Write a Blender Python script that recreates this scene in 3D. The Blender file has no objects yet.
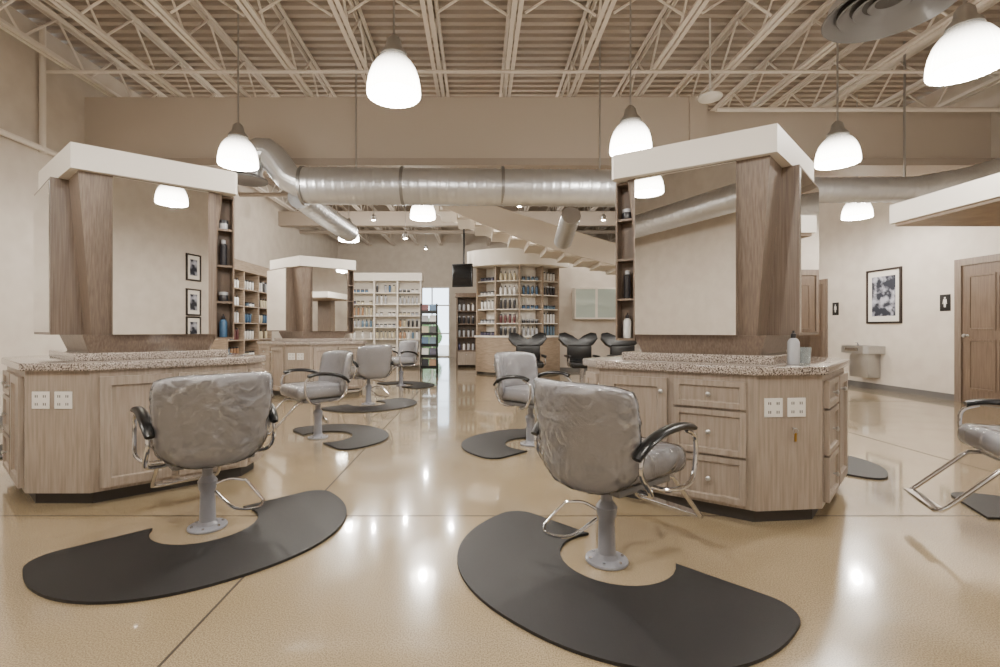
import bpy, bmesh, math, random
from mathutils import Vector, Matrix
random.seed(7)
C = bpy.context.scene.collection
def lin(c):
    c=c/255.0
    return c/12.92 if c<=0.04045 else ((c+0.055)/1.055)**2.4
def rgb(t): return (lin(t[0]),lin(t[1]),lin(t[2]),1)
# ---------------------------------------------------------------- materials
def mat(name,col,rough=0.5,metal=0.0,col2=None,scale=(5,5,5),nscale=1.0,detail=4,bump=0.0,coat=0.0,emit=None,estr=0,lo=.35,hi=.65,trans=0.0):
    m=bpy.data.materials.new(name); m.use_nodes=True
    nt=m.node_tree; p=nt.nodes['Principled BSDF']
    p.inputs['Base Color'].default_value=rgb(col); p.inputs['Roughness'].default_value=rough
    p.inputs['Metallic'].default_value=metal; p.inputs['Coat Weight'].default_value=coat
    p.inputs['Coat Roughness'].default_value=.06
    p.inputs['Transmission Weight'].default_value=trans
    if emit: 
        p.inputs['Emission Color'].default_value=rgb(emit); p.inputs['Emission Strength'].default_value=estr
    if col2 or bump:
        tc=nt.nodes.new('ShaderNodeTexCoord'); mp=nt.nodes.new('ShaderNodeMapping'); mp.inputs['Scale'].default_value=scale
        nt.links.new(tc.outputs['Object'],mp.inputs['Vector'])
        n=nt.nodes.new('ShaderNodeTexNoise'); n.inputs['Scale'].default_value=nscale; n.inputs['Detail'].default_value=detail
        nt.links.new(mp.outputs['Vector'],n.inputs['Vector'])
        if col2:
            r=nt.nodes.new('ShaderNodeValToRGB'); r.color_ramp.elements[0].position=lo; r.color_ramp.elements[1].position=hi
            r.color_ramp.elements[0].color=rgb(col); r.color_ramp.elements[1].color=rgb(col2)
            nt.links.new(n.outputs['Fac'],r.inputs['Fac']); nt.links.new(r.outputs['Color'],p.inputs['Base Color'])
        if bump:
            b=nt.nodes.new('ShaderNodeBump'); b.inputs['Strength'].default_value=bump; b.inputs['Distance'].default_value=.01
            nt.links.new(n.outputs['Fac'],b.inputs['Height'])
            nt.links.new(b.outputs['Normal'],p.inputs['Normal'])
    return m
M={}
M['wall']=mat('wall_paint',(211,202,190),.75,col2=(203,193,181),nscale=.8,detail=2)
M['beam']=mat('beam_paint',(198,187,174),.7)
M['beamedge']=mat('beam_edge_paint',(166,154,141),.6)
M['cab']=mat('pickled_maple',(164,151,138),.4,col2=(136,123,110),scale=(34,34,2.0),nscale=2.0,detail=8,coat=.15,lo=.3,hi=.7)
M['wood']=mat('tower_wood',(132,116,102),.4,col2=(100,86,74),scale=(60,60,1.6),nscale=2.0,detail=8,coat=.2,lo=.3,hi=.7)
M['woodh']=mat('trim_wood',(160,143,124),.45,col2=(138,121,103),scale=(3,3,20),nscale=2)
M['cream']=mat('cream_laminate',(228,222,212),.55)
M['stair']=mat('stair_paint',(218,209,196),.6)
M['granite']=mat('granite',(66,56,50),.12,col2=(190,178,168),nscale=150,detail=4,lo=.38,hi=.60,coat=.5,scale=(1,1,1))
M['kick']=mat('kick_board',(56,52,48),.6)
M['mirror']=mat('mirror_glass',(244,244,243),.01,1.0)
M['chrome']=mat('chrome',(212,212,215),.1,1.0)
M['nickel']=mat('brushed_nickel',(186,185,183),.3,.85)
M['duct']=mat('galvanised_steel',(206,208,211),.33,.82)
M['ductdk']=mat('duct_seam',(150,150,150),.4,.9)
M['vinyl']=mat('silver_grey_vinyl',(190,190,195),.38)
M['vinyldk']=mat('grey_vinyl',(112,111,112),.35,coat=.3)
M['rubber']=mat('black_rubber',(20,19,20),.55,col2=(30,29,29),nscale=60,bump=.15)
M['black']=mat('black_plastic',(12,12,13),.3)
M['pumpgrey']=mat('grey_enamel',(140,142,150),.3,coat=.4)
M['steel']=mat('painted_steel',(230,222,212),.5)
M['deck']=mat('deck_paint',(178,166,153),.65)
M['white']=mat('white_plastic',(226,223,217),.4)
M['bulb']=mat('bulb_glow',(255,250,240),.3,emit=(255,246,230),estr=30)
M['spot']=mat('spot_glow',(255,250,240),.3,emit=(255,240,210),estr=60)
M['door']=mat('door_wood',(114,96,80),.4,col2=(94,78,64),scale=(30,30,1.5),nscale=2,detail=8)
M['niche']=mat('niche_wood',(110,94,80),.45)
M['frame']=mat('frame_dark',(40,30,26),.35)
M['paper']=mat('mat_paper',(225,220,210),.8)
M['art']=mat('art_ink',(30,34,46),.7,col2=(180,180,192),nscale=1.3,lo=.47,hi=.62)
M['base']=mat('baseboard_vinyl',(104,102,100),.5)
M['dark']=mat('dark_slot',(15,14,13),.7)
M['brass']=mat('brass_tag',(190,150,70),.35,1.0)
M['clear']=mat('clear_plastic',(225,235,238),.05,trans=.85)
M['tv']=mat('tv_screen',(10,11,13),.08,coat=.6)
M['foliage']=mat('foliage',(60,100,60),.8,col2=(120,150,100),nscale=6)
M['glasspane']=mat('cabinet_glass',(180,194,186),.08,coat=.6)
def shade_mat():
    m=mat('glowing_prismatic_glass',(236,234,228),.25,emit=(255,247,234),estr=10); nt=m.node_tree; p=nt.nodes['Principled BSDF']
    tc=nt.nodes.new('ShaderNodeTexCoord'); s=nt.nodes.new('ShaderNodeSeparateXYZ'); nt.links.new(tc.outputs['Object'],s.inputs[0])
    r=nt.nodes.new('ShaderNodeMapRange'); r.interpolation_type='SMOOTHSTEP'
    r.inputs[1].default_value=.05; r.inputs[2].default_value=.29; r.inputs[3].default_value=16; r.inputs[4].default_value=.45
    nt.links.new(s.outputs['Z'],r.inputs[0]); nt.links.new(r.outputs[0],p.inputs['Emission Strength']); return m
M['shade']=shade_mat()
def cover_mat():
    m=bpy.data.materials.new('clear_plastic_cover'); m.use_nodes=True; nt=m.node_tree
    for n in list(nt.nodes): nt.nodes.remove(n)
    out=nt.nodes.new('ShaderNodeOutputMaterial'); mx=nt.nodes.new('ShaderNodeMixShader')
    t=nt.nodes.new('ShaderNodeBsdfTransparent'); g=nt.nodes.new('ShaderNodeBsdfGlossy'); g.inputs['Roughness'].default_value=.10
    t.inputs[0].default_value=(1,1,1,1)
    lw=nt.nodes.new('ShaderNodeLayerWeight'); lw.inputs['Blend'].default_value=.36
    tc=nt.nodes.new('ShaderNodeTexCoord'); n=nt.nodes.new('ShaderNodeTexNoise'); n.inputs['Scale'].default_value=5.0; n.inputs['Detail'].default_value=2.0; n.inputs['Distortion'].default_value=1.4
    nt.links.new(tc.outputs['Object'],n.inputs['Vector'])
    a=nt.nodes.new('ShaderNodeMath'); a.operation='SUBTRACT'; a.inputs[1].default_value=.5; nt.links.new(n.outputs['Fac'],a.inputs[0])
    ab=nt.nodes.new('ShaderNodeMath'); ab.operation='ABSOLUTE'; nt.links.new(a.outputs[0],ab.inputs[0])
    b=nt.nodes.new('ShaderNodeBump'); b.inputs['Strength'].default_value=.85; b.inputs['Distance'].default_value=.05; nt.links.new(ab.outputs[0],b.inputs['Height'])
    nt.links.new(b.outputs['Normal'],g.inputs['Normal']); nt.links.new(b.outputs['Normal'],lw.inputs['Normal'])
    ma=nt.nodes.new('ShaderNodeMath'); ma.operation='MULTIPLY_ADD'; ma.inputs[1].default_value=.9; ma.inputs[2].default_value=.04; nt.links.new(lw.outputs['Fresnel'],ma.inputs[0])
    nt.links.new(ma.outputs[0],mx.inputs[0]); nt.links.new(t.outputs[0],mx.inputs[1]); nt.links.new(g.outputs[0],mx.inputs[2]); nt.links.new(mx.outputs[0],out.inputs[0])
    return m
M['cover']=cover_mat()
def floor_mat():
    m=bpy.data.materials.new('polished_concrete'); m.use_nodes=True; nt=m.node_tree; p=nt.nodes['Principled BSDF']
    tc=nt.nodes.new('ShaderNodeTexCoord')
    def noise(s,d,a,b,lo,hi):
        n=nt.nodes.new('ShaderNodeTexNoise'); n.inputs['Scale'].default_value=s; n.inputs['Detail'].default_value=d
        nt.links.new(tc.outputs['Object'],n.inputs['Vector'])
        r=nt.nodes.new('ShaderNodeValToRGB'); r.color_ramp.elements[0].position=lo; r.color_ramp.elements[1].position=hi
        r.color_ramp.elements[0].color=a; r.color_ramp.elements[1].color=b
        nt.links.new(n.outputs['Fac'],r.inputs['Fac']); return r
    r1=noise(.8,5,rgb((156,139,110)),rgb((171,154,125)),.3,.7)
    r2=noise(200,3,(.56,.545,.52,1),(1.18,1.17,1.15,1),.36,.60)
    mx=nt.nodes.new('ShaderNodeMix'); mx.data_type='RGBA'; mx.blend_type='MULTIPLY'; mx.inputs[0].default_value=.85
    nt.links.new(r1.outputs['Color'],mx.inputs[6]); nt.links.new(r2.outputs['Color'],mx.inputs[7])
    nt.links.new(mx.outputs[2],p.inputs['Base Color'])
    rr=noise(3,3,(.14,)*3+(1,),(.24,)*3+(1,),.3,.7); nt.links.new(rr.outputs['Color'],p.inputs['Roughness'])
    p.inputs['Coat Weight'].default_value=.9; p.inputs['Coat Roughness'].default_value=.06
    return m
M['floor']=floor_mat()
M['joint']=mat('joint_line',(56,46,34),.7)
# ---------------------------------------------------------------- mesh helpers
def obj(name,bm,m,parent=None,smooth=True,ang=35,mats=None,M4=None):
    if M4 is not None: bm.transform(M4)
    bmesh.ops.recalc_face_normals(bm,faces=bm.faces)
    me=bpy.data.meshes.new(name); bm.to_mesh(me); bm.free()
    for mm in (mats or [m]): me.materials.append(M[mm] if isinstance(mm,str) else mm)
    if smooth:
        for p in me.polygons: p.use_smooth=True
        me.set_sharp_from_angle(angle=math.radians(ang))
    o=bpy.data.objects.new(name,me); C.objects.link(o)
    if parent: o.parent=parent
    return o
def top(o,label,cat,group=None):
    o['label']=label; o['category']=cat
    if group: o['group']=group
    return o
def struct(o,label=None):
    o['kind']='structure'
    if label: o['label']=label; 
    return o
def empty(name,loc=(0,0,0),rz=0,label='',cat='',group=None):
    e=bpy.data.objects.new(name,None); e.empty_display_size=.1; C.objects.link(e); e.location=loc; e.rotation_euler=(0,0,rz)
    if label: top(e,label,cat,group)
    return e
def bbox(x0,x1,y0,y1,z0,z1,bev=0,seg=2,bm=None):
    own=bmesh.new()
    bmesh.ops.create_cube(own,size=1)
    for v in own.verts:
        v.co=Vector(((x0+x1)/2+v.co.x*(x1-x0),(y0+y1)/2+v.co.y*(y1-y0),(z0+z1)/2+v.co.z*(z1-z0)))
    if bev: bmesh.ops.bevel(own,geom=own.edges[:],offset=bev,segments=seg,profile=.5,affect='EDGES')
    if bm is None: return own
    return merge(bm,own)
def merge(bm,other):
    me=bpy.data.meshes.new('tmp'); other.to_mesh(me); other.free(); bm.from_mesh(me); bpy.data.meshes.remove(me); return bm
def prism(poly,z0,z1,poly2=None,bm=None,bev=0):
    own=bmesh.new(); poly2=poly2 or poly
    a=[own.verts.new((p[0],p[1],z0)) for p in poly]; b=[own.verts.new((p[0],p[1],z1)) for p in poly2]
    own.faces.new(a[::-1]); own.faces.new(b)
    for i in range(len(a)): 
        j=(i+1)%len(a); own.faces.new((a[i],a[j],b[j],b[i]))
    if bev:
        es=[e for e in own.edges if abs(e.verts[0].co.z-e.verts[1].co.z)<1e-5]
        bmesh.ops.bevel(own,geom=es,offset=bev,segments=3,profile=.5,affect='EDGES')
    if bm is None: return own
    return merge(bm,own)
def lathe(prof,n=28,bm=None,c=(0,0)):
    own=bmesh.new(); rings=[]
    for r,z in prof:
        if r<1e-5: rings.append([own.verts.new((c[0],c[1],z))])
        else: rings.append([own.verts.new((c[0]+r*math.cos(2*math.pi*i/n),c[1]+r*math.sin(2*math.pi*i/n),z)) for i in range(n)])
    for A,B in zip(rings[:-1],rings[1:]):
        for i in range(n):
            j=(i+1)%n
            q=[A[i%len(A)],A[j%len(A)],B[j%len(B)],B[i%len(B)]]
            u=[]; [u.append(v) for v in q if v not in u]
            if len(u)>2: own.faces.new(u)
    if bm is None: return own
    return merge(bm,own)
def spline(pts,n=6):
    P=[Vector(p) for p in pts]; out=[]
    for i in range(len(P)-1):
        p0=P[max(i-1,0)];p1=P[i];p2=P[i+1];p3=P[min(i+2,len(P)-1)]
        for k in range(n):
            t=k/n
            out.append(.5*((2*p1)+(-p0+p2)*t+(2*p0-5*p1+4*p2-p3)*t*t+(-p0+3*p1-3*p2+p3)*t**3))
    out.append(P[-1]); return out
def sweep(pts,r,seg=12,bm=None,closed=False,flat=1.0,rf=None):
    own=bmesh.new(); P=[Vector(p) for p in pts]; n=len(P); rings=[]; up=None
    for i in range(n):
        a=P[(i-1)%n] if (closed or i>0) else P[i]; b=P[(i+1)%n] if (closed or i<n-1) else P[i]
        t=(b-a).normalized()
        if up is None:
            up=Vector((0,0,1)) if abs(t.z)<.9 else Vector((1,0,0))
        s=t.cross(up).normalized(); up=s.cross(t).normalized()
        rr=rf(i) if rf else r
        rings.append([own.verts.new(P[i]+s*rr*math.cos(2*math.pi*k/seg)+up*rr*flat*math.sin(2*math.pi*k/seg)) for k in range(seg)])
    m=n if closed else n-1
    for i in range(m):
        A=rings[i];B=rings[(i+1)%n]
        for k in range(seg):
            j=(k+1)%seg; own.faces.new((A[k],A[j],B[j],B[k]))
    if not closed: own.faces.new(rings[0][::-1]); own.faces.new(rings[-1])
    if bm is None: return own
    return merge(bm,own)
def frame4(P0,P1,z=0):
    u=Vector((P1[0]-P0[0],P1[1]-P0[1],0)).normalized(); y=Vector((0,0,1)).cross(u)
    m=Matrix(((u.x,y.x,0,P0[0]),(u.y,y.y,0,P0[1]),(0,0,1,z),(0,0,0,1))); return m
def shaker(x0,x1,z0,z1,th=.02,rail=.045,depth=.008):
    bm=bbox(x0,x1,-th,0,z0,z1)
    bm.faces.ensure_lookup_table()
    f=min(bm.faces,key=lambda f:f.calc_center_median().y)
    bmesh.ops.inset_region(bm,faces=[f],thickness=rail,use_even_offset=True)
    bmesh.ops.inset_region(bm,faces=[f],thickness=.006,depth=-depth,use_even_offset=True)
    return bm
def knob(parent,x,z,M4,th=.02):
    bm=lathe([(0,0),(.006,0),(.006,.012),(.013,.018),(.014,.026),(.008,.031),(0,.032)],14)
    bm.transform(Matrix.Translation((x,-th,z))@Matrix.Rotation(math.radians(90),4,'X'))
    return obj('knob',bm,'nickel',parent,M4=M4)
def offset(poly,d):
    n=len(poly); out=[]
    for i in range(n):
        a=Vector(poly[i-1]);b=Vector(poly[i]);c=Vector(poly[(i+1)%n])
        e1=(b-a).normalized();e2=(c-b).normalized()
        n1=Vector((e1.y,-e1.x));n2=Vector((e2.y,-e2.x))
        k=(n1+n2); k=k/(k.dot(n1)); out.append(tuple(b+k*d))
    return out
def dup(o,loc,rz=None,group=None,label=None):
    def cp(s,par):
        c=s.copy(); C.objects.link(c)
        if par: c.parent=par
        for ch in list(s.children): cp(ch,c)
        return c
    n=cp(o,None); n.location=loc
    if rz is not None: n.rotation_euler=(0,0,rz)
    if group: n['group']=group
    if label: n['label']=label
    return n
# ---------------------------------------------------------------- room
XL,XR,YF,YB=-5.5,7.3,-2.0,18.5; ZC=4.9
struct(obj('floor',bbox(XL-.1,XR+.1,YF-.1,YB+.1,-.1,0),'floor',smooth=False))
jn=0
def joint(x0,x1,y0,y1):
    global jn; jn+=1
    struct(obj('trim_%d'%jn,bbox(x0,x1,y0,y1,-.002,.0012),'joint',smooth=False))
for x in (-1.04,3.95): joint(x-.005,x+.005,YF,YB)
for y in (2.78,7.2,11.6): joint(XL,XR,y-.003,y+.003)
bm=bmesh.new(); y=YF-.1; prof=[]
while y<YB+.1:
    prof+= [(y,ZC),(y+.07,ZC),(y+.085,ZC+.07),(y+.135,ZC+.07)]
    y+=.15
vs=[[bm.verts.new((x,p[0],p[1])) for p in prof] for x in (XL-.1,XR+.1)]
for i in range(len(prof)-1): bm.faces.new((vs[0][i],vs[0][i+1],vs[1][i+1],vs[1][i]))
struct(obj('ceiling',bm,'deck',smooth=False))
struct(obj('wall_left',bbox(XL-.1,XL,YF-.1,YB+.1,0,ZC),'wall',smooth=False))
struct(obj('wall_right',bbox(XR,XR+.1,YF-.1,YB+.1,0,ZC),'wall',smooth=False))
struct(obj('wall_front',bbox(XL,XR,YF-.1,YF,0,ZC),'wall',smooth=False))
ox0,ox1,oz=-2.5,-1.1,2.75
bm=bbox(XL,ox0,YB,YB+.1,0,ZC); bbox(ox1,XR,YB,YB+.1,0,ZC,bm=bm); bbox(ox0,ox1,YB,YB+.1,oz,ZC,bm=bm)
struct(obj('wall_back',bm,'wall',smooth=False))
bm=bbox(1.9,2.0,12.3,YB,0,3.0); bbox(2.0,XR,12.3,12.4,0,3.0,bm=bm)
struct(obj('wall_inner',bm,'wall',smooth=False))
bm=bmesh.new()
for x in (ox0,(ox0+ox1)/2-.025,ox1-.05): bbox(x,x+.05,YB-.01,YB+.06,0,oz,bm=bm)
for z in (0,.9,2.0,oz-.05): bbox(ox0,ox1,YB-.005,YB+.055,z,z+.05,bm=bm)
struct(obj('window_1',bm,'steel',smooth=False))
struct(obj('baseboard_left',bbox(XL,XL+.015,YF,YB,0,.1),'base',smooth=False))
struct(obj('baseboard_right',bbox(XR-.015,XR,YF,12.3,0,.1),'base',smooth=False))
struct(obj('baseboard_front',bbox(XL,XR,YF,YF+.015,0,.1),'base',smooth=False))
struct(obj('baseboard_inner',bbox(2.0,XR,12.285,12.3,0,.1),'base',smooth=False))
bm=bmesh.new(); bmesh.ops.create_icosphere(bm,subdivisions=4,radius=.9)
for v in bm.verts: v.co*=1+.12*math.sin(9*v.co.x+4*v.co.z)*math.cos(8*v.co.y)
o=obj('shrub',bm,'foliage'); o.location=(-2.6,21.2,.75); top(o,'green leafy shrub outside the shopfront window','shrub')
struct(obj('trim_50',bbox(-8,5,18.7,34,-.15,-.05),'beam',smooth=False))
# header beam
YBm=6.6
struct(obj('trim_51',bbox(XL,3.15,YBm,YBm+.3,3.46,4.34),'beam',smooth=False))
struct(obj('trim_52',bbox(3.15,XR,YBm+.12,YBm+.4,3.46,4.2),'beam',smooth=False))
struct(obj('trim_53',bbox(XL,XR,YBm-.08,YBm+.36,3.36,3.46),'beamedge',smooth=False))
struct(obj('trim_54',bbox(2.95,3.2,YBm-.03,YBm+.33,3.46,4.34),'beam',smooth=False))
struct(obj('trim_56',bbox(XL,XR,13.0,13.2,3.95,4.34),'beamedge',smooth=False))
def joist(L0,L1):
    bm=bmesh.new(); zt,zb=ZC-.01,4.36
    for s in (-.035,.035):
        bbox(s-.023,s+.023,L0,L1,zb,zb+.011,bm=bm); bbox(s-.0045,s+.0045,L0,L1,zb,zb+.055,bm=bm)
        bbox(s-.023,s+.023,L0,L1,zt-.011,zt,bm=bm); bbox(s-.0045,s+.0045,L0,L1,zt-.05,zt,bm=bm)
    y=L0+.1; up=True; step=.45; pts=[]
    while y<L1: pts.append((0,y,zb+.02 if up else zt-.02)); up=not up; y+=step
    for a,b in zip(pts[:-1],pts[1:]): sweep([a,b],.014,6,bm=bm)
    return obj('steel_joist',bm,'steel')
j0=joist(YF,YB); top(j0,'cream painted open-web steel roof joist under the metal deck','joist','roof joists')
SP=.92
xs=[-5.12+SP*i for i in range(14)]
j0.location.x=xs[0]
for x in xs[1:]:
    dup(j0,(x,0,0))
for k,(y,z) in enumerate(((3.9,4.34),(5.95,4.34),(9.5,4.34))):
    o=obj('bridging_rod',sweep([(XL,0,0),(XR,0,0)],.02,8),'steel'); o.location=(0,y,z)
    top(o,'thin cream steel bridging rod across the joists','rod','bridging rods')
for i in range(len(xs)-1):
    for y in (4.9,8.7,11.6):
        bm=sweep([(.09,0,4.38),(SP-.09,0,4.86)],.014,6); sweep([(.09,0.04,4.86),(SP-.09,0.04,4.38)],.014,6,bm=bm)
        o=obj('cross_brace',bm,'steel'); o.location=(xs[i],y,0); top(o,'cream crossed steel brace between two roof joists','brace','cross braces')
def clearx(x,m=.13):
    for j in xs:
        if abs(x-j)<m: return j+math.copysign(m,x-j)
    return x
def pipe(name,pts,r,m,label,cat):
    o=obj(name,sweep(pts,r,12),m); return top(o,label,cat)
pipe('sprinkler_pipe',[(3.2,6.35,4.05),(XR,6.35,4.05)],.03,'steel','cream painted sprinkler pipe running along the beam','pipe')
pipe('sprinkler_pipe',[(2.4,2.4,4.24),(XR,6.0,4.24)],.028,'steel','cream painted sprinkler pipe crossing the joists at an angle','pipe')
pipe('roof_pipe',[(XL,8.4,3.95),(XR,8.4,3.95)],.045,'beamedge','brown painted pipe crossing under the rear joists','pipe')
pipe('roof_pipe',[(XL,10.9,4.2),(XR,10.9,4.2)],.05,'beamedge','brown painted pipe crossing under the rear joists','pipe')
pipe('roof_pipe',[(XL,14.6,4.1),(XR,14.6,4.1)],.06,'beamedge','brown painted pipe crossing under the rear joists','pipe')
pipe('wall_pipe',[(XL+.06,3.0,3.35),(XL+.06,6.6,3.35)],.035,'steel','cream painted pipe running along the wall','pipe')
pipe('wall_conduit',spline([(XL+.06,5.9,3.3),(XL+.06,5.9,3.9),(XL+.06,5.9,4.88)],4),.035,'steel','cream vertical conduit on the wall','pipe')
# ducts
def duct(pts,r,label,name='air_duct',r1=None,r1from=0):
    P=[Vector(p) for p in pts]; out=[]
    for a,b in zip(P[:-1],P[1:]):
        n=max(1,int((b-a).length/.02)); 
        for k in range(n): out.append(a.lerp(b,k/n))
    out.append(P[-1])
    def rf(i):
        q=r
        if r1 and out[i].x>r1from: q=r+(r1-r)*min(1,(out[i].x-r1from)/.3)
        return q+(.007 if i%6==0 else 0)
    e=empty(name,(0,0,0),0,label,'duct')
    obj('duct_tube',sweep(out,r,40,rf=rf),'duct',e,ang=60)
    return e
d1=duct([(-2.3,6.2,2.98),(4.7,6.2,2.92),(5.7,6.2,2.93),(6.4,6.2,3.05),(7.28,6.2,3.3)],.235,'large galvanised spiral duct running below the beam',r1=.16,r1from=3.7)
el=spline([(-2.28,6.2,3.0),(-2.48,6.19,3.08),(-2.62,6.17,3.27),(-2.75,6.15,3.4),(-2.9,6.13,3.36),(-2.97,6.11,3.2),(-2.98,6.1,3.06)],2)
obj('duct_elbow',sweep(el,.18,28),'duct',d1,ang=8)
bm=lathe([(.18,0),(.25,-.03),(.25,-.05),(.19,-.05),(.15,-.04),(.0,-.04)],24); bm.transform(Matrix.Translation((-2.98,6.1,3.06)))
obj('duct_grille',bm,'vinyldk',d1)
for x in (-2.3,-1.0,.3,1.9):
    obj('duct_collar',sweep([(x,6.2,2.975),(x+.04,6.2,2.975)],.252,36),'ductdk',d1)
for x in (-1.6,1.6,5.6):
    obj('hanger_strap',bbox(clearx(x)-.01,clearx(x)+.01,6.19,6.21,3.05,4.88),'nickel',d1)
d2=duct([(-2.55,6.75,3.0),(-2.5,7.6,2.95),(-2.4,8.8,2.9)],.17,'galvanised branch duct running deeper into the shop')
obj('hanger_strap',bbox(-2.6,-2.58,7.7,7.72,3.05,4.88),'nickel',d2)
d4=duct([(-5.4,-1.2,3.2),(.6,-1.2,3.2)],.22,'galvanised spiral duct along the entrance wall')
obj('hanger_strap',bbox(-1.0,-.98,-1.21,-1.19,3.4,4.88),'nickel',d4)
d5=duct([(1.6,8.1,3.05),(1.6,8.9,2.75)],.16,'short galvanised duct outlet near the stairs')
obj('hanger_strap',bbox(1.59,1.61,8.2,8.22,3.1,4.88),'nickel',d5)
e=empty('ceiling_diffuser',(3.75,4.3,4.0),0,'round grey multi-ring air diffuser hanging under the joists','diffuser')
for i,(r0,r1,z) in enumerate(((.5,.4,0),(.38,.28,.02),(.26,.17,.035),(.15,.06,.05))):
    obj('diffuser_ring',lathe([(r0,z),(r0+.01,z+.01),(r1,z+.09),(r1-.01,z+.08),(r0,z)],40),'vinyldk',e)
obj('diffuser_cone',lathe([(.46,.05),(.46,.12),(.3,.3),(.3,.88),(0,.88)],32),'duct',e)
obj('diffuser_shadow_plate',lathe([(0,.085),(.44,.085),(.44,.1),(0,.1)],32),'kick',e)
e=empty('ceiling_sensor',(clearx(2.8),5.7,3.85),0,'small white round sensor on a thin stem','sensor')
obj('sensor_body',lathe([(0,0),(.05,.0),(.13,.03),(.14,.05),(.1,.07),(.02,.08),(0,.08)],24),'white',e)
obj('sensor_stem',bbox(-.008,.008,-.008,.008,.08,1.0),'white',e)
# ---------------------------------------------------------------- pendants
def make_pendant():
    e=empty('pendant_lamp',(0,0,0),0,'glowing bell-shaped glass pendant lamp with silver cap','lamp','pendant lamps')
    bm=bmesh.new(); prof=[(.195,0),(.2,.012),(.197,.07),(.185,.14),(.162,.205),(.13,.255),(.095,.29),(.075,.305)]
    n=64; rings=[]
    for r,z in prof:
        rings.append([bm.verts.new(((r+(.007 if i%2 else 0))*math.cos(2*math.pi*i/n),(r+(.007 if i%2 else 0))*math.sin(2*math.pi*i/n),z)) for i in range(n)])
    for A,B in zip(rings[:-1],rings[1:]):
        for i in range(n): bm.faces.new((A[i],A[(i+1)%n],B[(i+1)%n],B[i]))
    obj('lamp_shade',bm,'shade',e,smooth=False)
    obj('lamp_cap',lathe([(.08,.30),(.105,.305),(.1,.33),(.065,.37),(.055,.43),(.03,.46),(.012,.47),(0,.47)],24),'nickel',e)
    obj('bulb',lathe([(0,.1),(.05,.11),(.06,.14),(.05,.19),(.02,.24),(0,.24)],20),'bulb',e)
    obj('cord',bbox(-.007,.007,-.007,.007,.46,1.99),'nickel',e)
    l=bpy.data.lights.new('lamp_light','POINT'); l.energy=124; l.color=(1,.95,.885); l.shadow_soft_size=.06
    lo=bpy.data.objects.new('lamp_light',l); C.objects.link(lo); lo.parent=e; lo.location=(0,0,.02)
    return e
pend=make_pendant()
PL=[(-.62,3.65),(3.4,3.3),(1.55,4.8),(3.92,5.15),(-2.64,5.2),(-.9,7.7),(-2.64,9.65),(6.14,7.65),(.77,.63),(-1.36,1.0),(4.2,.6),(-4.0,1.2),(5.2,9.4),(-4.6,7.8)]
pend.location=(clearx(PL[0][0]),PL[0][1],2.9)
for x,y in PL[1:]: dup(pend,(clearx(x),y,2.9))
def spot():
    e=empty('hanging_spot_and_fill',(0,0,0),0,'small hanging spotlight with bright lens, its copies added to light the rear','spotlight','rear spotlights')
    obj('spot_body',lathe([(.05,0),(.055,.0),(.06,.1),(.03,.14),(0,.15)],16),'nickel',e)
    obj('spot_lens',lathe([(0,.006),(.05,.006),(.05,.01),(0,.01)],16),'spot',e)
    obj('cord',bbox(-.006,.006,-.006,.006,.14,1.15),'nickel',e)
    l=bpy.data.lights.new('lamp_light','POINT'); l.energy=70; l.color=(1,.94,.86); l.shadow_soft_size=.03
    lo=bpy.data.objects.new('lamp_light',l); C.objects.link(lo); lo.parent=e; lo.location=(0,0,-.035)
    return e
sp0=spot(); SL=[(-1.5,10.2,3.05),(-.65,11.4,3.7),(-2.5,11.3,3.7),(.9,10.25,3.75),(3.0,11.3,3.7),(-3.6,11.3,3.7),(-1.7,15.4,3.7)]
sp0.location=(clearx(SL[0][0]),SL[0][1],SL[0][2])
for x,y,z in SL[1:]: dup(sp0,(clearx(x),y,z))  # all but the first spotlight are added to brighten the rear shelves
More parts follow.
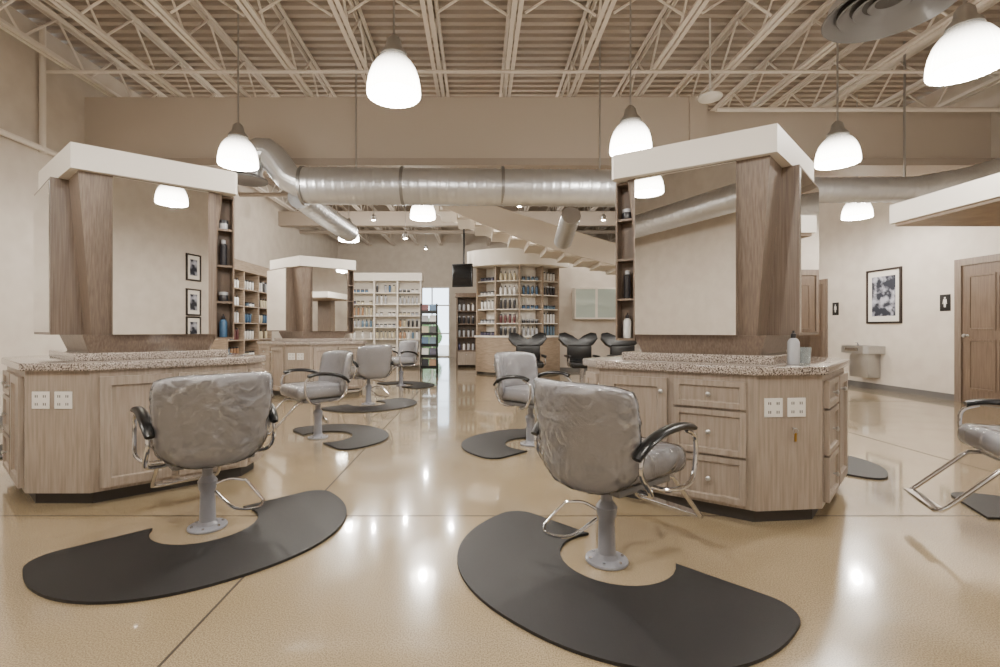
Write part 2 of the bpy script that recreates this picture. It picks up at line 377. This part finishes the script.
# ---------------------------------------------------------------- styling islands
YC=.70; CO,SI=.766,.643
def sp(s,a,o,back=False):
    x=.2+CO*a-SI*o; y=SI*a+CO*o
    if back: y=2*YC-y
    return (s*x,y)
def rh(o):
    ya=1.3058*o-.1679; a=(.69-CO*o)/SI; x=.2+CO*a-SI*o
    return [(0,ya),(x,.69),(x,2*YC-.69),(0,2*YC-ya),(-x,2*YC-.69),(-x,.69)]
BODY=[(-.2,0),(.2,0),(.89,.58),(.89,2*YC-.58),(.2,2*YC),(-.2,2*YC),(-.89,2*YC-.58),(-.89,.58)]
def island(loc,rz,inner,drawers_first,lab,a1in=.735):
    e=empty('styling_cabinet',(loc[0],loc[1],0),rz,'pale maple island cabinet '+lab,'cabinet','styling island cabinets')
    obj('body',prism(BODY,.08,.84),'cab',e,smooth=False)
    obj('kick_base',prism(offset(BODY,-.05),0,.08),'kick',e,smooth=False)
    tipR=BODY[2]; tipL=BODY[7]; fl=BODY[0]; fr=BODY[1]; bl=BODY[5]; br=BODY[4]; tRb=BODY[3]; tLb=BODY[6]
    facets=[(tipL,fl,'L'),(fr,tipR,'R'),(tRb,br,'X'),(bl,tLb,'Y')]
    for P0,P1,k in facets:
        F=frame4(P0,P1); L=(Vector(P1)-Vector(P0)).length; mid=L/2
        if k in('L','Y'): dr=(mid+.02,L-.05) if drawers_first else (.05,mid-.02)
        else: dr=(.05,mid-.02) if drawers_first else (mid+.02,L-.05)
        do=(.05,mid-.02) if dr[0]>mid else (mid+.02,L-.05)
        for z0,z1 in ((.105,.36),(.375,.63),(.645,.80)):
            d=obj('drawer',shaker(dr[0],dr[1],z0,z1,rail=.03,depth=.014,th=.028),'cab',e,smooth=False,M4=F)
            knob(d,(dr[0]+dr[1])/2,(z0+z1)/2,F)
        d=obj('door',shaker(do[0],do[1],.105,.80,rail=.055,depth=.016,th=.028),'cab',e,smooth=False,M4=F)
        kx=do[1]-.03 if do[0]<mid else do[0]+.03
        knob(d,kx,.72,F,.028)
    for P0,P1 in ((BODY[2],BODY[3]),(BODY[6],BODY[7])):
        F=frame4(P0,P1); obj('end_panel',shaker(.02,.22,.105,.80,rail=.04),'cab',e,smooth=False,M4=F)
    for x in (-.155,-.015):
        F=frame4(BODY[0],BODY[1]); x+=.2
        p=obj('outlet_plate',bbox(x,x+.110,-.006,0,.605,.712,.002,1),'white',e,smooth=False,M4=F)
        bm=bmesh.new()
        for cx in (x+.030,x+.080):
            for cz in (.634,.683):
                for dx in (-.006,.006): bbox(cx+dx-.002,cx+dx+.002,-.0075,-.005,cz-.008,cz+.008,bm=bm)
        obj('outlet_slots',bm,'dark',p,smooth=False,M4=F)
    c=obj('granite_countertop',prism(offset(BODY,.03),.84,.89,bev=.008),'granite'); c.location=(loc[0],loc[1],0); c.rotation_euler=(0,0,rz)
    top(c,'speckled brown and white granite countertop with clipped corners','countertop','island countertops')
    t=empty('mirror_tower',(loc[0],loc[1],.89),rz,'brown wood mirror tower with cream canopy '+lab,'mirror stand','mirror towers')
    def zz(bm): bm.transform(Matrix.Translation((0,0,-.89))); return bm
    obj('granite_step',zz(prism(rh(.22),.89,.94,bev=.005)),'granite',t)
    obj('plinth',zz(prism(rh(.31),.94,1.06,rh(.27))),'wood',t,smooth=False)
    obj('column',zz(prism(rh(.33),1.06,2.135,rh(.245))),'wood',t,smooth=False)
    cap=[(0,.094),(.75,YC-.02),(.75,YC+.02),(0,2*YC-.094),(-.75,YC+.02),(-.75,YC-.02)]
    obj('canopy',zz(prism(cap,2.135,2.30)),'cream',t,smooth=False)
    def board(s,a0,a1,o0,o1,z0,z1,back=False):
        q=[sp(s,a0,o0,back),sp(s,a1,o0,back),sp(s,a1,o1,back),sp(s,a0,o1,back)]; return zz(prism(q,z0,z1))
    for s in (-1,1):
        for back in (False,True):
            bo=.003; a2=None
            if s!=inner and not back: o,th,a0,a1,bo=.145,.19,.25,.93,.018
            elif back: o,th,a0,a1=.225,.10,.06,.56
            else: o,th,a0,a1,a2=.225,.12,.12,a1in,.742
            obj('mirror_backing',board(s,a0,a2 or a1,o+.006,o+th,1.06,2.135,back),'wood',t,smooth=False)
            obj('mirror',board(s,a0+bo,a1-bo,o,o+.006,1.06+bo,2.133-bo,back),'mirror',t,smooth=False)
    s=inner
    bm=board(s,.745,.88,.37,.385,1.02,2.135); merge(bm,board(s,.745,.757,.27,.37,1.02,2.135)); merge(bm,board(s,.868,.88,.27,.37,1.02,2.135))
    obj('niche',bm,'niche',t,smooth=False)
    zs=[1.02,1.30,1.58,1.86,2.115]
    for z in zs: obj('niche_shelf',board(s,.757,.868,.275,.37,z,z+.015),'niche',t,smooth=False)
    R=Matrix.Rotation(rz,4,'Z')
    def world(p,z): 
        v=R@Vector((p[0],p[1],0)); return (v.x+loc[0],v.y+loc[1],z)
    return world,zs
# ---------------------------------------------------------------- bottles
BC=[(34,34,40),(96,52,54),(222,221,218),(160,124,92),(62,96,128),(64,60,84),(196,186,156),(96,120,138),(170,172,176)]
cn=['black','red','white','tan','blue','navy','cream','steel blue','silver']
WT=[0,0,2,2,2,4,5,6,7,8,8,1,3]
bmats=[mat('bottle_plastic_%s'%n.replace(' ','_'),c,.3,coat=.3) for n,c in zip(cn,BC)]
bprofs=[('shampoo_bottle',[(0,0),(.03,0),(.032,.01),(.032,.13),(.022,.15),(.012,.155)],[(.014,.155),(.014,.18),(.006,.185),(.006,.2),(0,.2)]),
 ('conditioner_tube',[(0,0),(.02,0),(.028,.05),(.03,.14),(.026,.16)],[(.027,.16),(.027,.185),(0,.19)]),
 ('styling_jar',[(0,0),(.036,0),(.038,.01),(.038,.05),(.034,.055)],[(.039,.055),(.039,.08),(0,.082)]),
 ('spray_can',[(0,0),(.026,0),(.027,.01),(.027,.18),(.018,.19)],[(.018,.19),(.018,.22),(0,.225)])]
bl={}
def bottle(x,y,z,kind=None,ci=None,group='retail products',sc=1.0):
    key=(kind,ci)
    if key not in bl:
        nm,a,b=bprofs[kind]; bm=lathe(a,14); n1=len(bm.faces); lathe(b,14,bm=bm)
        bm.faces.ensure_lookup_table()
        for i,f in enumerate(bm.faces): f.material_index=0 if i<n1 else 1
        me=bpy.data.meshes.new(nm); bm.to_mesh(me); bm.free(); me.materials.append(bmats[ci]); me.materials.append(bmats[0] if ci!=0 else bmats[8])
        for p in me.polygons: p.use_smooth=True
        me.set_sharp_from_angle(angle=.7); bl[key]=me
    o=bpy.data.objects.new(bprofs[kind][0],bl[key]); C.objects.link(o); o.location=(x,y,z); o.scale=(sc,sc,sc)
    top(o,'%s hair product %s standing on a shelf'%(cn[ci],bprofs[kind][0].split('_')[1]),'bottle',group); return o
def island_products(w,zs,inner,rows):
    for zi,items in rows:
        for a,kind,ci in items:
            p=w(sp(inner,a,.32),zs[zi]+.016); bottle(*p,kind=kind,ci=ci,group='products in the tower niche',sc=.9)
w,zs=island((-2.61,2.93),0,1,False,'with outlets and framed doors',a1in=.695)
island_products(w,zs,1,[(0,[(.812,0,4)]),(1,[(.812,2,0)]),(2,[(.812,3,0)]),(3,[(.812,2,8)])])
w2,zs2=island((1.755,2.66),math.radians(6),-1,True,'with drawers and outlets')
island_products(w2,zs2,-1,[(0,[(.812,0,2)]),(1,[(.812,3,0)]),(3,[(.812,2,0)])])
w3,zs3=island((-2.9,7.6),0,1,False,'near the retail shelves')
def clear_cup(p):
    e=empty('clear_cup',p,0,'small clear plastic cup on the granite countertop','cup')
    obj('cup_wall',lathe([(0,0),(.03,0),(.036,.1),(.034,.1),(.028,.006),(0,.006)],20),'clear',e)
    return e
clear_cup(w2((.21,.14),.891))
p=w2((.14,.14),.891); bottle(*p,kind=0,ci=8,group='counter products')
e=empty('key_tag',w2((.02,-.02),.50),math.radians(6),'small brass key on a ring hanging from the cabinet','key')
obj('key_ring',sweep([(.015*math.cos(a/10*2*math.pi),0,.03+.015*math.sin(a/10*2*math.pi)) for a in range(10)],.002,6,closed=True),'nickel',e)
obj('key_blade',bbox(-.006,.006,-.002,.002,-.03,.018),'brass',e)
obj('key_hook',bbox(-.003,.003,0,.02,.04,.046),'nickel',e)
# ---------------------------------------------------------------- chairs
def back_shell(ex,wrk):
    bm=bmesh.new(); NU,NV=64,44; A=math.radians(62); F=[];B=[]
    rn=random.Random(5); ph=[(rn.uniform(3,13),rn.uniform(-12,12),rn.uniform(0,6.28),rn.uniform(.4,1)) for _ in range(8)]
    def wr(u,v):
        return sum(w*max(0,math.sin(p*u+q*v+r+.8*math.sin(3*u+2*v)))**10 for p,q,r,w in ph)*wrk
    for j in range(NV+1):
        v=-1+2*j/NV; fr=[];br=[]
        for i in range(NU+1):
            u=-1+2*i/NU
            th=.062*math.sqrt(max(0,1-abs(u)**6))*math.sqrt(max(0,1-abs(v)**6))+.006
            sc=(1-.07*abs(v)**6+(.05*v)-(.20*abs(v)**4 if v<0 else 0))*(1+ex*2.2)
            a=u*A*sc; z=.63+.24*v*(1-(.12 if v>0 else .22)*abs(u)**4)*(1+ex*2.5)
            lean=-.045*(v+1)
            for lst,s in ((fr,-1),(br,1)):
                r=.305+s*(th/2+ex+wr(u*s,v))
                lst.append(bm.verts.new((r*math.sin(a)*1.0,-r*math.cos(a)*.82+.03+lean,z)))
        F.append(fr);B.append(br)
    for j in range(NV):
        for i in range(NU):
            bm.faces.new((F[j][i],F[j][i+1],F[j+1][i+1],F[j+1][i])); bm.faces.new((B[j][i],B[j+1][i],B[j+1][i+1],B[j][i+1]))
    for i in range(NU):
        bm.faces.new((F[0][i],B[0][i],B[0][i+1],F[0][i+1])); bm.faces.new((F[NV][i],F[NV][i+1],B[NV][i+1],B[NV][i]))
    for j in range(NV):
        bm.faces.new((F[j][0],F[j+1][0],B[j+1][0],B[j][0])); bm.faces.new((F[j][NU],B[j][NU],B[j+1][NU],F[j+1][NU]))
    return bm
def make_chair(sg):
    e=empty('styling_chair',(0,0,0),0,'grey styling chair under clear plastic cover with black armrests','chair','styling chairs')
    bk=obj('backrest',back_shell(0,0),'vinyl',e,ang=60)
    cv=obj('plastic_cover',back_shell(.006,.0045),'cover',bk,ang=60); cv['label']='thin clear wrinkled plastic cover'
    st=obj('seat',bbox(-.24,.24,-.2,.30,.43,.55,.05,5),'vinyl',e,ang=60)
    cv=obj('plastic_cover',bbox(-.246,.246,-.206,.306,.424,.556,.052,5),'cover',st,ang=60); cv['label']='thin clear wrinkled plastic cover'
    obj('seat_frame',bbox(-.2,.2,-.17,.22,.385,.42,.012,2),'vinyldk',e)
    for s in (-1,1):
        x=s*.30
        pth=spline([(x*.98,-.19,.575),(x,-.12,.63),(x,.0,.665),(x,.14,.672),(x,.23,.655)],5)
        nn=len(pth)
        obj('armrest_pad',sweep(pth,.03,12,flat=.62,rf=lambda i:.03*(.55+.45*math.sin(math.pi*min(1,max(0,(i+1)/(nn+1))))**.5)),'black',e)
        bm=sweep(spline([(x,.17,.65),(x,.245,.61),(x,.25,.5),(x,.2,.41),(x*.85,.1,.385),(x*.5,.06,.395)],5),.011,10)
        sweep(spline([(x,-.15,.60),(x,-.17,.52),(x,-.1,.42),(x*.8,-.04,.39),(x*.5,-.03,.395)],5),.011,10,bm=bm)
        obj('arm_tube',bm,'chrome',e)
    bm=sweep([(-.17,.2,.40),(-.17,.27,.395),(-.172,.30,.37),(-.18,.50,.165),(-.178,.53,.14),(-.15,.545,.132),(0,.55,.132),(.15,.545,.132),(.178,.53,.14),(.18,.50,.165),(.172,.30,.37),(.17,.27,.395),(.17,.2,.40)],.0115,10)
    obj('footrest',bm,'chrome',e,ang=80)
    obj('footrest_plate',bbox(-.16,.16,.51,.57,.14,.152,.004,1),'chrome',e)
    fl=obj('base_flange',lathe([(0,0),(.095,0),(.10,.006),(.098,.014),(.055,.022),(.045,.04),(0,.04)],32),'pumpgrey',e)
    for k in range(6):
        a=k*math.pi/3; obj('bolt',lathe([(0,.013),(.008,.013),(.008,.024),(0,.024)],6,c=(.078*math.cos(a),.078*math.sin(a))),'chrome',fl)
    obj('pump_column',lathe([(0,.03),(.043,.03),(.041,.06),(.037,.2),(.044,.22),(.05,.26),(.036,.28),(.027,.29),(.027,.39),(0,.39)],28),'pumpgrey',e)
    bm=sweep(spline([(sg*.03,-.02,.235),(sg*.1,-.05,.26),(sg*.17,-.1,.25)],4)+spline([(sg*.24,-.17,.14),(sg*.2,-.2,.115),(sg*.1,-.14,.12),(sg*.03,-.03,.2)],5),.008,8)
    obj('pump_lever',bm,'chrome',e)
    return e
def face(d): return math.atan2(-d[0],d[1])
def make_mat(c,d,lab='black half-round rubber floor mat notched around the chair base',k=1.0):
    poly=[]; a,b=.74*k,.86*k
    n=40; R=.265; q=.13; cy=-.13
    al=math.asin(-cy/R)
    for i in range(21):
        t=math.pi-al+(math.pi+2*al)*i/20; poly.append((R*math.cos(t),cy+R*math.sin(t)))
    poly+= [(a-q+q*math.sin(t*math.pi/16),-q+q*math.cos(t*math.pi/16)) for t in range(0,8)]
    for i in range(n+1):
        t=math.pi*i/n; cx=math.cos(t); sx=math.sin(t)
        poly.append((a*math.copysign(abs(cx)**.9,cx), -q-(b-q)*abs(sx)**.9))
    poly+= [(-(a-q+q*math.sin(t*math.pi/16)),-q+q*math.cos(t*math.pi/16)) for t in range(7,-1,-1)]
    bm=prism(poly,.0015,.014)
    o=obj('floor_mat',bm,'rubber',smooth=False)
    f=Vector(d).normalized(); o.location=(c[0]+.16*f.x,c[1]+.16*f.y,0); o.rotation_euler=(0,0,face(d))
    return top(o,lab,'floor mat','anti-fatigue mats')
chs=[((-1.5,2.62),(-.69,.74),1,None,1,None),((.61,2.24),(.80,.60),-1,(.7,.7),1.0,(.64,2.24)),((-1.62,4.78),(-.68,-.62),1,None,.85,(-1.52,4.80)),((-1.6,6.9),(-.7,.7),1,None,.95,None),((-1.5,9.2),(-.66,-.7),1,None,.9,None),((.5,4.5),(.66,-.7),-1,None,.9,None),((3.0,2.45),(-.92,.39),1,None,1,None)]
srcs={}
for c,d,s,md,k,mc in chs:
    if s not in srcs:
        srcs[s]=make_chair(s); o=srcs[s]; o.location=(c[0],c[1],0); o.rotation_euler=(0,0,face(d))
    else: dup(srcs[s],(c[0],c[1],0),face(d))
    make_mat(mc or c,md or d,k=k)
make_mat((2.6,3.95),(-.72,-.69),k=.85); make_mat((-3.75,4.5),(.7,-.7))
# ---------------------------------------------------------------- side canopy station
e=empty('canopy_station',(4.0,2.9,0),0,'cream rectangular canopy with wood soffit on a wood post','canopy')
obj('canopy',bbox(0,1.7,0,1.69,2.12,2.30),'cream',e,smooth=False)
obj('canopy_soffit',bbox(.03,1.67,.03,1.66,2.09,2.12),'woodh',e,smooth=False)
obj('post',bbox(1.35,1.65,.6,1.1,0,2.09),'wood',e,smooth=False)
# ---------------------------------------------------------------- right wall items
def wall_door(n,y0,y1,h):
    F=frame4((XR,y1),(XR,y0)); L=y1-y0
    bm=bbox(0,L,-.02,0,.01,h)
    for (a,b) in ((.12,L/2-.04),(L/2+.04,L-.12)):
        for (c,d) in ((.2,.95),(1.08,h-.15)):
            merge(bm,shaker(a-.03,b+.03,c,d,.028,.03,.014))
    d=struct(obj('door_%d'%n,bm,'door',smooth=False,M4=F))
    bm=bbox(-.1,0,-.04,0,0,h+.1); bbox(L,L+.1,-.04,0,0,h+.1,bm=bm); bbox(0,L,-.04,0,h,h+.1,bm=bm)
    struct(obj('trim_%d'%(70+n),bm,'wood',smooth=False,M4=F))
    bm=lathe([(0,0),(.02,0),(.02,.01),(.01,.015),(.01,.04),(.025,.05),(.025,.07),(0,.075)],16); bm.transform(Matrix.Translation((.08,-.02,1.0))@Matrix.Rotation(math.radians(90),4,'X'))
    obj('door_knob',bm,'nickel',d,M4=F)
wall_door(1,6.15,7.1,2.05); wall_door(2,9.95,10.8,2.05)
def picture(P0,P1,z0,z1,lab,arts='art',border=.12,name='framed_picture'):
    F=frame4(P0,P1); L=(Vector(P1)-Vector(P0)).length
    e=empty(name,(P0[0],P0[1],z0),F.to_euler().z,lab,'picture','framed pictures')
    h=z1-z0
    bm=bmesh.new(); t=.035
    for b in ((0,L,0,t),(0,L,h-t,h),(0,t,t,h-t),(L-t,L,t,h-t)): bbox(b[0],b[1],-.03,-.001,b[2],b[3],bm=bm)
    obj('frame',bm,'frame',e,smooth=False)
    obj('mat_board',bbox(t,L-t,-.015,-.001,t,h-t),'paper',e,smooth=False)
    obj('print',bbox(border,L-border,-.018,-.015,border*1.1,h-border*1.1),arts,e,smooth=False)
picture((XR,8.85),(XR,8.12),1.2,2.18,'dark framed abstract flower-like print with white mat')
for z0 in (2.18,1.4,.78): picture((4.40,YF),(3.97,YF),z0,z0+.6,'small black framed print on the wall',border=.11)
F=frame4((XR,9.1),(XR,8.55))
e=empty('drinking_fountain',(XR,9.08,.45),F.to_euler().z,'stainless steel wall-mounted drinking fountain','drinking fountain')
bm=prism([(0,0),(0,-.3),(.06,-.36),(.56,-.36),(.62,-.3),(.62,0)][::-1],.20,.34); obj('basin',bm,'nickel',e,smooth=False)
obj('basin_hollow',prism([(.08,-.05),(.08,-.28),(.54,-.28),(.54,-.05)],.341,.343),'vinyldk',e,smooth=False)
obj('housing',bbox(.1,.52,-.24,0,-.24,.20,.01,2),'nickel',e)
obj('spout',sweep(spline([(.14,-.1,.34),(.14,-.12,.39),(.17,-.17,.40)],4),.012,8),'chrome',e)
obj('push_bar',bbox(.16,.46,-.375,-.36,.25,.3,.005,1),'chrome',e)
F=frame4((XR,7.42),(XR,7.24))
e=empty('restroom_sign',(XR,7.46,1.38),F.to_euler().z,'small black restroom sign with white person pictogram','sign','restroom signs')
obj('sign_plate',bbox(0,.17,-.008,0,0,.26,.003,1),'black',e)
bm=bmesh.new()
lathe([(0,0),(.014,0),(.014,.001),(0,.001)],14,bm=bm); bm.transform(Matrix.Translation((.085,-.009,.205))@Matrix.Rotation(math.radians(90),4,'X'))
pp=[(.06,.185),(.11,.185),(.12,.11),(.11,.11),(.102,.15),(.1,.06),(.088,.06),(.085,.11),(.082,.06),(.07,.06),(.068,.15),(.06,.11),(.05,.11)]
b2=bmesh.new(); f=b2.faces.new([b2.verts.new((x,-.0095,z)) for x,z in pp]); merge(bm,b2)
obj('pictogram',bm,'white',e,smooth=False)
dup(e,(XR,9.72,1.38))
# ---------------------------------------------------------------- retail shelving
def shelf_unit(loc,rz,w,h,bays,nsh,depth,lab,base=.5,m='cream',header=.2):
    e=empty('display_shelf',(loc[0],loc[1],0),rz,lab,'shelf')
    obj('back_panel',bbox(0,w,depth-.02,depth,0,h),m,e,smooth=False)
    for b in range(bays+1):
        x=b*(w-.04)/bays; obj('upright',bbox(x,x+.04,0,depth-.02,0,h-header),m,e,smooth=False)
    obj('header',bbox(-.03,w+.03,-.03,depth,h-header,h+.02),m,e,smooth=False)
    bw=(w-.04)/bays
    zs=[base+i*(h-header-base)/nsh for i in range(nsh)]
    for b in range(bays):
        for z in zs: obj('shelf_board',bbox(b*bw+.04,(b+1)*bw,.01,depth-.02,z-.025,z),m,e,smooth=False)
        d=obj('door',shaker(b*bw+.05,(b+1)*bw-.01,.08,base-.04,.018,.05),'cab',e,smooth=False,M4=Matrix.Translation((0,.018,0)))
        knob(d,(b+.5)*bw,base-.12,Matrix.Translation((0,.018,0)))
    R=Matrix.Rotation(rz,4,'Z')
    for b in range(bays):
        for z in zs:
            n=int((bw-.08)/.105); kind=random.randrange(4); ci=random.choice(WT)
            for k in range(n):
                if random.random()<.08: continue
                if random.random()<.4: ci=random.choice(WT)
                p=R@Vector((b*bw+.09+k*(bw-.1)/max(1,n-.3),.1,0))
                bottle(loc[0]+p.x,loc[1]+p.y,z+.001,kind,ci,'retail products on shelves',1.15)
shelf_unit((-3.6,13.3),0,2.0,2.66,3,6,.35,'cream retail shelf unit filled with hair products',m='cream')
shelf_unit((XL+.4,9.6),math.radians(90),2.1,2.55,3,5,.36,'wooden retail shelf along the wall with hair products',m='woodh')
def arc(cx,cy,r0,r1,a0,a1,n=20):
    o=[]; 
    for i in range(n+1):
        a=a0+(a1-a0)*i/n; o.append((cx+r0*math.sin(a),cy-r0*math.cos(a)))
    for i in range(n,-1,-1):
        a=a0+(a1-a0)*i/n; o.append((cx+r1*math.sin(a),cy-r1*math.cos(a)))
    return o
CX,CY=.98,12.45
e=empty('curved_display_shelf',(CX,CY,0),0,'curved retail display with cream fascia and stocked shelves','shelf')
A=math.radians(52)
def ap(name,r0,r1,z0,z1,m,a=A): return obj(name,prism(arc(0,0,r0,r1,-a,a),z0,z1),m,e,ang=20)
ap('fascia',.95,1.56,2.6,2.98,'cream',A*1.02); ap('back_panel',.95,1.0,0,2.6,'cream'); ap('base_cabinet',1.0,1.32,.06,.9,'woodh'); ap('kick_base',1.0,1.27,0,.06,'kick'); ap('worktop',1.0,1.36,.9,.94,'cream')
SZ=(1.24,1.58,1.92,2.26)
for z in SZ: ap('shelf_board',1.0,1.28,z-.02,z,'cream')
for k in range(5):
    a=-A+k*2*A/4; a=max(-A+.016,min(A-.016,a))
    obj('upright',prism(arc(0,0,1.0,1.3,a-.016,a+.016,1),.94,2.6),'woodh',e,smooth=False)
for z in (.94,)+SZ:
    for k in range(21):
        if k%5==0: continue
        a=-A+k*2*A/20
        if k%5==1: kind=random.randrange(4); ci=random.choice(WT)
        bottle(CX+1.2*math.sin(a),CY-1.2*math.cos(a),z+.001,kind,ci,'products on the curved display',1.15)
shelf_unit((-.62,13.4),0,.62,2.1,1,4,.35,'narrow brown wooden shelf cabinet',m='door',header=.1)
e=empty('television',(-.38,11.2,2.1),math.radians(-15),'black flat television hanging from the ceiling on a pole','television')
obj('housing',bbox(-.25,.25,0,.08,0,.55,.01,2),'black',e); obj('screen',bbox(-.225,.225,-.004,0,.04,.52),'tv',e,smooth=False); obj('pole',bbox(-.0,.04,.08,.12,.3,2.78),'black',e)
e=empty('magazine_rack',(-1.3,10.7,0),0,'tall black wire magazine rack','rack')
bm=bmesh.new()
for x in (0,.36):
    for y in (0,.3): sweep([(x,y,0),(x,y if y==0 else .18,1.68)],.014,8,bm=bm)
obj('rack_frame',bm,'black',e)
for k in range(6):
    z=.2+k*.25; obj('rack_pocket',prism([(0.01,0),(.35,0),(.35,.2),(.01,.2)],z,z+.015),'black',e,smooth=False)
    obj('rack_lip',bbox(.01,.35,-.01,0,z,z+.07),'black',e,smooth=False)
for k in range(6):
    z=.217+k*.25
    for j in range(2):
        o=obj('magazine',bbox(0,.15,0,.012,0,.2),bmats[(k*2+j*3)%9],smooth=False); o.location=(-1.28+j*.17,10.75,z); o.rotation_euler=(math.radians(-8),0,0)
        top(o,'thin glossy magazine standing in the rack','magazine','magazines')
e=empty('wall_cabinet',(2.45,11.95,1.35),0,'pale wall-hung cabinet with glass doors','cabinet')
obj('body',bbox(0,1.1,.02,.345,0,.8),'cream',e,smooth=False)
for x in (0,.55):
    bm=bmesh.new()
    for b in ((x,x+.55,0,.04),(x,x+.55,.76,.8),(x,x+.03,.04,.76),(x+.52,x+.55,.04,.76)): bbox(b[0],b[1],0,.02,b[2],b[3],bm=bm)
    d=obj('door',bm,'cream',e,smooth=False); obj('glass_pane',bbox(x+.03,x+.52,.008,.014,.04,.76),'glasspane',d,smooth=False)
# ---------------------------------------------------------------- staircase
SY=9.7
e=empty('staircase',(0,SY,0),0,'cream staircase with broad stepped stringers rising toward the roof','staircase')
def zt(x):
    t=(x+1.2)/6.0; return 4.25-1.95*(t**.85 if t>0 else 0)
NX=24; X=[-1.2+6.0*i/NX for i in range(NX+1)]
def zb(x):
    t=(x+1.2)/6.0; return zt(x)-.38-.12*math.sin(math.pi*min(1,max(0,t*1.2)))
for y in (0,1.0):
    bm=bmesh.new(); vs=[]
    for yy in (y,y+.06): vs.append([[bm.verts.new((x,yy,zt(x))) for x in X],[bm.verts.new((x,yy,zb(x))) for x in X]])
    for i in range(NX):
        for q in (0,1): bm.faces.new((vs[q][0][i],vs[q][0][i+1],vs[q][1][i+1],vs[q][1][i]))
        for r in (0,1): bm.faces.new((vs[0][r][i],vs[0][r][i+1],vs[1][r][i+1],vs[1][r][i]))
    for i in (0,NX): bm.faces.new((vs[0][0][i],vs[0][1][i],vs[1][1][i],vs[1][0][i]))
    obj('stringer',bm,'stair',e,ang=30)
# stepped soffit with closed risers
xk=[-1.15+k*.37 for k in range(17)]
for k in range(16):
    x0_,x1_=xk[k],xk[k+1]; z=zb((x0_+x1_)/2)+.02; zn=zb((x1_+xk[min(k+2,16)])/2)+.02 if k<15 else z-.1
    bm=bbox(x0_,x1_,.06,1.0,z-.04,z); bbox(x1_-.03,x1_,.06,1.0,zn-.04,z-.04,bm=bm)
    obj('tread',bm,'stair',e,smooth=False)
obj('landing',bbox(4.8,5.9,0,1.06,0,2.3),'wall',e,smooth=False)
# ---------------------------------------------------------------- shampoo chairs
def shampoo():
    e=empty('shampoo_chair',(0,0,0),0,'black shampoo chair with winged black basin','chair','shampoo chairs')
    pts=[(0,.02),(.1,.12),(.26,.19),(.37,.17),(.39,.06),(.3,-.06),(.16,-.14),(.08,-.2)]
    poly=pts+[(-x,z) for x,z in pts[::-1] if x>0]
    bm=prism(poly,-.05,.05,bev=.012); bm.transform(Matrix.Translation((0,.15,.84))@Matrix.Rotation(math.radians(75),4,'X')); obj('basin',bm,'black',e)
    obj('backrest',bbox(-.24,.24,-.02,.08,.42,.78,.03,3),'black',e); obj('seat',bbox(-.25,.25,-.5,.02,.36,.48,.04,3),'black',e)
    for s in (-1,1): obj('armrest',bbox(s*.28-.03,s*.28+.03,-.42,.0,.55,.6,.015,2),'black',e)
    bm=bmesh.new()
    for s in (-.28,.28): sweep(spline([(s,-.38,.56),(s,-.4,.42),(s*.7,-.3,.38)],4),.012,8,bm=bm)
    obj('arm_tube',bm,'chrome',e)
    obj('pedestal',lathe([(0,0),(.24,0),(.24,.015),(.08,.04),(.05,.06),(.04,.36),(0,.36)],24),'chrome',e,M4=Matrix.Translation((0,-.22,0)))
    return e
s0=shampoo(); s0.location=(1.0,9.4,0)
dup(s0,(2.0,9.3,0)); dup(s0,(2.85,9.3,0))
# ---------------------------------------------------------------- world & camera
w=bpy.data.worlds.new('World'); bpy.context.scene.world=w; w.use_nodes=True
w.node_tree.nodes['Background'].inputs[0].default_value=(.75,.88,1,1); w.node_tree.nodes['Background'].inputs[1].default_value=5
cam=bpy.data.cameras.new('Camera'); co=bpy.data.objects.new('Camera',cam); C.objects.link(co)
co.location=(0,0,1.1); co.rotation_euler=(math.radians(90),0,0); cam.lens=17; cam.sensor_width=36; cam.shift_x=.022; cam.shift_y=-.0045; cam.clip_start=.05
bpy.context.scene.camera=co
